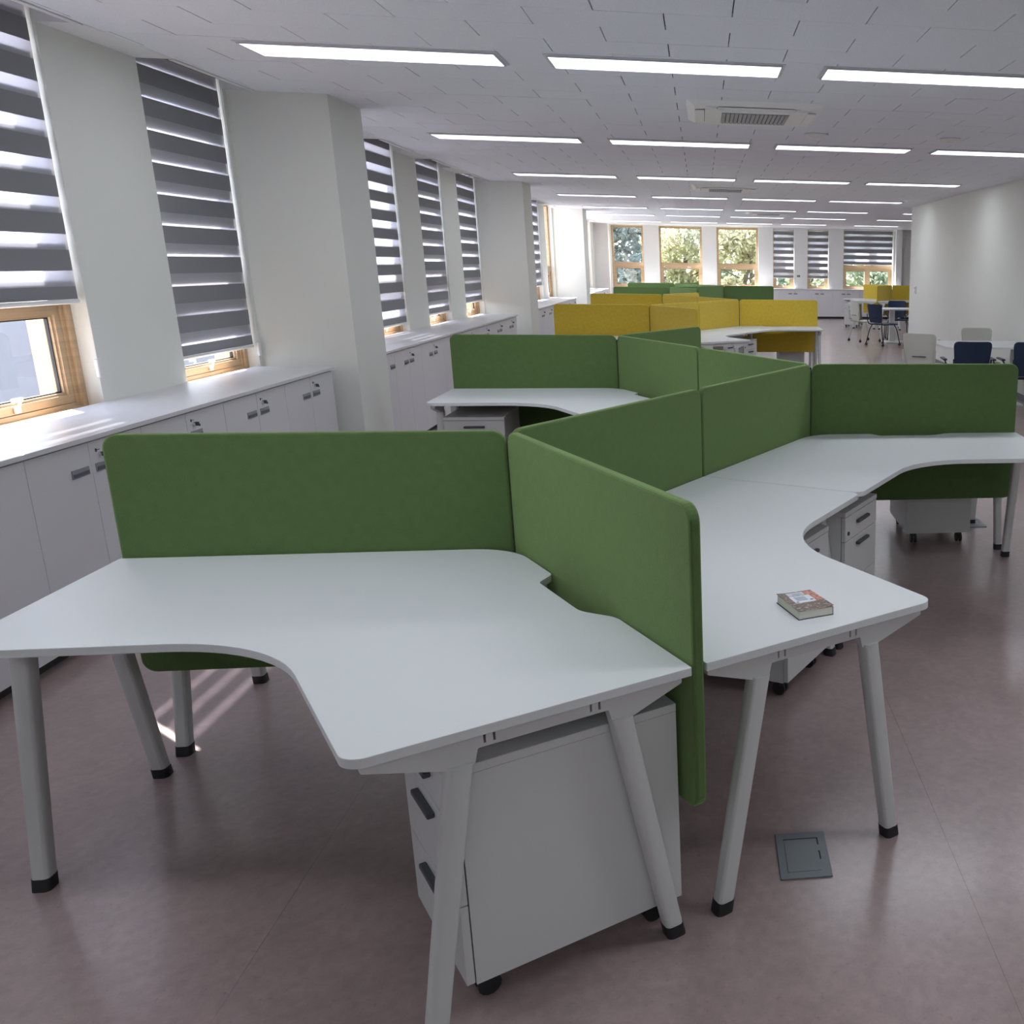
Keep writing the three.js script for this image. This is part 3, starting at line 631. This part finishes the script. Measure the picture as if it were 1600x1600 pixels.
const face = (x, z) => Math.atan2(x, z);
// meeting table against the plain wall
{
  const t = thing('meeting_table', 'white meeting table standing against the plain wall', 'table', [3.40, 0, -11.42]);
  part('table_top', uvm(extrude(rounded([[-0.56, -0.48, 0.09], [0.57, -0.48, 0.02], [0.57, 0.48, 0.02], [-0.56, 0.48, 0.09]], 6), 0.024, 0.002).rotateX(Math.PI / 2).translate(0, 0.726, 0)), M.laminate, t);
  for (const x of [-0.12, 0.42]) { part('column', bb(x - 0.035, x + 0.035, 0.03, 0.702, -0.04, 0.04), M.steel, t); part('foot_bar', rb(x - 0.035, x + 0.035, 0, 0.03, -0.36, 0.36, 0.008), M.steel, t); }
  chair('cream chair at the free end of the wall meeting table', 2.735, -11.60, face(0.5, -0.87), M.chairCream, M.chairCream, false);
  chair('cream chair on the far side of the wall meeting table', 3.60, -12.14, face(-0.05, 1), M.chairCream, M.chairCream, false);
  chair('navy armchair with casters pushed up to the wall meeting table', 2.95, -10.42, face(0.1, -1), M.chairBlue, M.chairBlack, true);
  chair('navy armchair next to the wall, beside another navy armchair', 3.60, -10.38, face(0.05, -1), M.chairBlue, M.chairBlack, true);
}
// table and chairs half hidden past the end of the plain wall
{
  const t = thing('meeting_table', 'white column table half hidden past the end of the plain wall', 'table', [4.42, 0, -20.76]);
  part('table_top', uvm(extrude(rounded([[-0.62, -0.40, 0.08], [0.62, -0.40, 0.08], [0.62, 0.40, 0.08], [-0.62, 0.40, 0.08]], 6), 0.026, 0.002).rotateX(Math.PI / 2).translate(0, 0.735, 0)), M.laminate, t);
  part('column', bb(-0.36, -0.25, 0.025, 0.71, -0.05, 0.05), M.steel, t);
  part('column', bb(0.17, 0.28, 0.025, 0.71, -0.05, 0.05), M.steel, t);
  part('base_plate', rb(-0.48, 0.48, 0, 0.025, -0.28, 0.28, 0.006), M.plastic, t);
  chair('navy chair with dark legs turned to the column table', 3.78, -19.98, face(0.82, -0.57), M.chairBlue, M.chairBlack, false);
  chair('cream chair with a slotted back beside the navy chair', 3.55, -21.0, face(0.93, -0.36), M.chairCream, M.chairCream, false);
  chair('navy chair on the far side of the column table', 4.42, -21.6, face(-0.1, 1), M.chairBlue, M.chairBlack, true);
}

// ------------------------------------------------------------------ small things
{ // paperback
  const cv = document.createElement('canvas'); cv.width = 256; cv.height = 360; const c = cv.getContext('2d');
  c.fillStyle = '#6e5a4c'; c.fillRect(0, 0, 256, 360);
  for (let k = 0; k < 420; k++) { const y = rr(0, 360), x = rr(0, 256); c.fillStyle = ['#4a4038', '#8d7460', '#a98f7c', '#5b4a3f', '#c2ada0', '#7a4d40', '#35302b'][Math.floor(rnd() * 7)]; c.fillRect(x, y, rr(4, 22), rr(3, 14)); }
  const grd = ['#d9876a', '#cf7a5e', '#e19a7c', '#b9684f'];
  for (let k = 0; k < 160; k++) { c.fillStyle = grd[Math.floor(rnd() * 4)]; c.fillRect(rr(165, 246), rr(8, 205), rr(6, 16), rr(6, 26)); }
  c.fillStyle = '#cfd3dc'; c.fillRect(58, 14, 124, 60); c.fillStyle = '#e6e9f0'; c.fillRect(52, 84, 150, 132); c.fillStyle = '#aeb6c3'; c.fillRect(78, 100, 82, 78); c.fillStyle = '#5a5663'; c.fillRect(60, 188, 20, 16); c.fillRect(172, 168, 22, 20); c.fillRect(96, 40, 60, 6); c.fillRect(90, 56, 76, 5);
  const tex = new THREE.CanvasTexture(cv); tex.colorSpace = THREE.SRGBColorSpace;
  const cover = std({ map: tex, roughness: 0.35 });
  const t = thing('paperback_book', 'small paperback with a brown, orange and white cover lying on the desk', 'book', [0.262, DT, -2.447], Math.atan2(0.33, 0.94));
  const w = 0.052, d = 0.074;
  part('page_block', rb(-w + 0.002, w - 0.002, 0.0015, 0.0235, -d + 0.0015, d - 0.0015, 0.001, 1), M.pages, t);
  const top = new THREE.BoxGeometry(2 * w, 0.0012, 2 * d, 8, 1, 8).translate(0, 0.0242, 0), p = top.attributes.position;
  for (let i = 0; i < p.count; i++) { const k = Math.max(0, p.getX(i) / w); p.setY(i, p.getY(i) + 0.004 * k * k * Math.max(0, (p.getZ(i) / d + 1) / 2) + 0.003 * Math.max(0, -p.getX(i) / w) ** 2 * Math.max(0, (1 - p.getZ(i) / d) / 2)); }
  top.computeVertexNormals();
  part('front_cover', top, cover, t);
  part('back_cover', bb(-w, w, 0, 0.0013, -d, d), M.darkGrey, t);
  part('spine', bb(w - 0.0012, w, 0.0013, 0.0238, -d, d), M.pages, t);
}
function floorBox(label, x, z, turn) {
  const t = thing('floor_outlet_box', label, 'floor outlet', [x, 0, z], turn, 'floor outlet boxes');
  part('rim', rb(-0.073, 0.073, 0, 0.006, -0.108, 0.108, 0.0025), M.metalPlate, t);
  const s = part('lid_gap', [bb(-0.052, 0.050, 0.006, 0.0062, -0.076, -0.072), bb(0.046, 0.050, 0.006, 0.0062, -0.076, -0.040), bb(0.046, 0.050, 0.006, 0.0062, -0.006, 0.03), bb(0.024, 0.050, 0.006, 0.0062, -0.010, -0.006), bb(0.024, 0.028, 0.006, 0.0062, -0.028, -0.006)], M.gap, t);
  part('lid', rb(-0.050, 0.044, 0.004, 0.0076, -0.069, 0.082, 0.001, 1), M.metalPlate, t);
}
floorBox('grey metal floor outlet box in front of the paperback desk legs', 0.253, -2.374, 0);
floorBox('grey metal floor outlet box behind the plain-wall green screen', 1.74, -5.87, 0);
{
  const t = thing('wall_controller', 'small white wall controller near the end of the plain wall', 'wall controller', [RX, 1.20, -17.95], -Math.PI / 2);
  part('case', rb(-0.07, 0.07, -0.07, 0.07, 0, 0.022, 0.006), M.plastic, t); part('display', bb(-0.048, 0.048, 0.02, 0.05, 0.022, 0.0232), M.acSlat, t); part('cradle', rb(-0.03, 0.05, -0.06, 0.0, 0.022, 0.04, 0.006), M.plastic, t);
  const o = thing('wall_outlet', 'white wall outlet on the plain wall behind the cream chair', 'outlet', [RX, 0.42, -15.95], -Math.PI / 2, 'white wall outlets');
  part('plate', rb(-0.06, 0.06, -0.04, 0.04, 0, 0.009, 0.003), M.plastic, o); for (const x of [-0.028, 0.028]) part('socket', new THREE.CylinderGeometry(0.018, 0.018, 0.004, 16).rotateX(Math.PI / 2).translate(x, 0, 0.0095), M.acSlat, o);
  const o2 = thing('wall_outlet', 'white wall outlet near the free end of the plain wall', 'outlet', [RX, 0.30, -18.1], -Math.PI / 2, 'white wall outlets');
  part('plate', rb(-0.035, 0.035, -0.055, 0.055, 0, 0.009, 0.003), M.plastic, o2); part('socket', new THREE.CylinderGeometry(0.018, 0.018, 0.004, 16).rotateX(Math.PI / 2).translate(0, 0, 0.0095), M.acSlat, o2);
  const s = thing('wall_switch', 'small dark switch on the pier between the two narrow blinds', 'switch', [3.02, 1.27, BZ], 0);
  part('plate', rb(-0.045, 0.045, -0.03, 0.03, 0, 0.012, 0.003), M.darkGrey, s); part('rocker', bb(-0.02, 0.02, -0.018, 0.018, 0.012, 0.015), M.midGrey, s);
}

renderer.render(scene, camera);
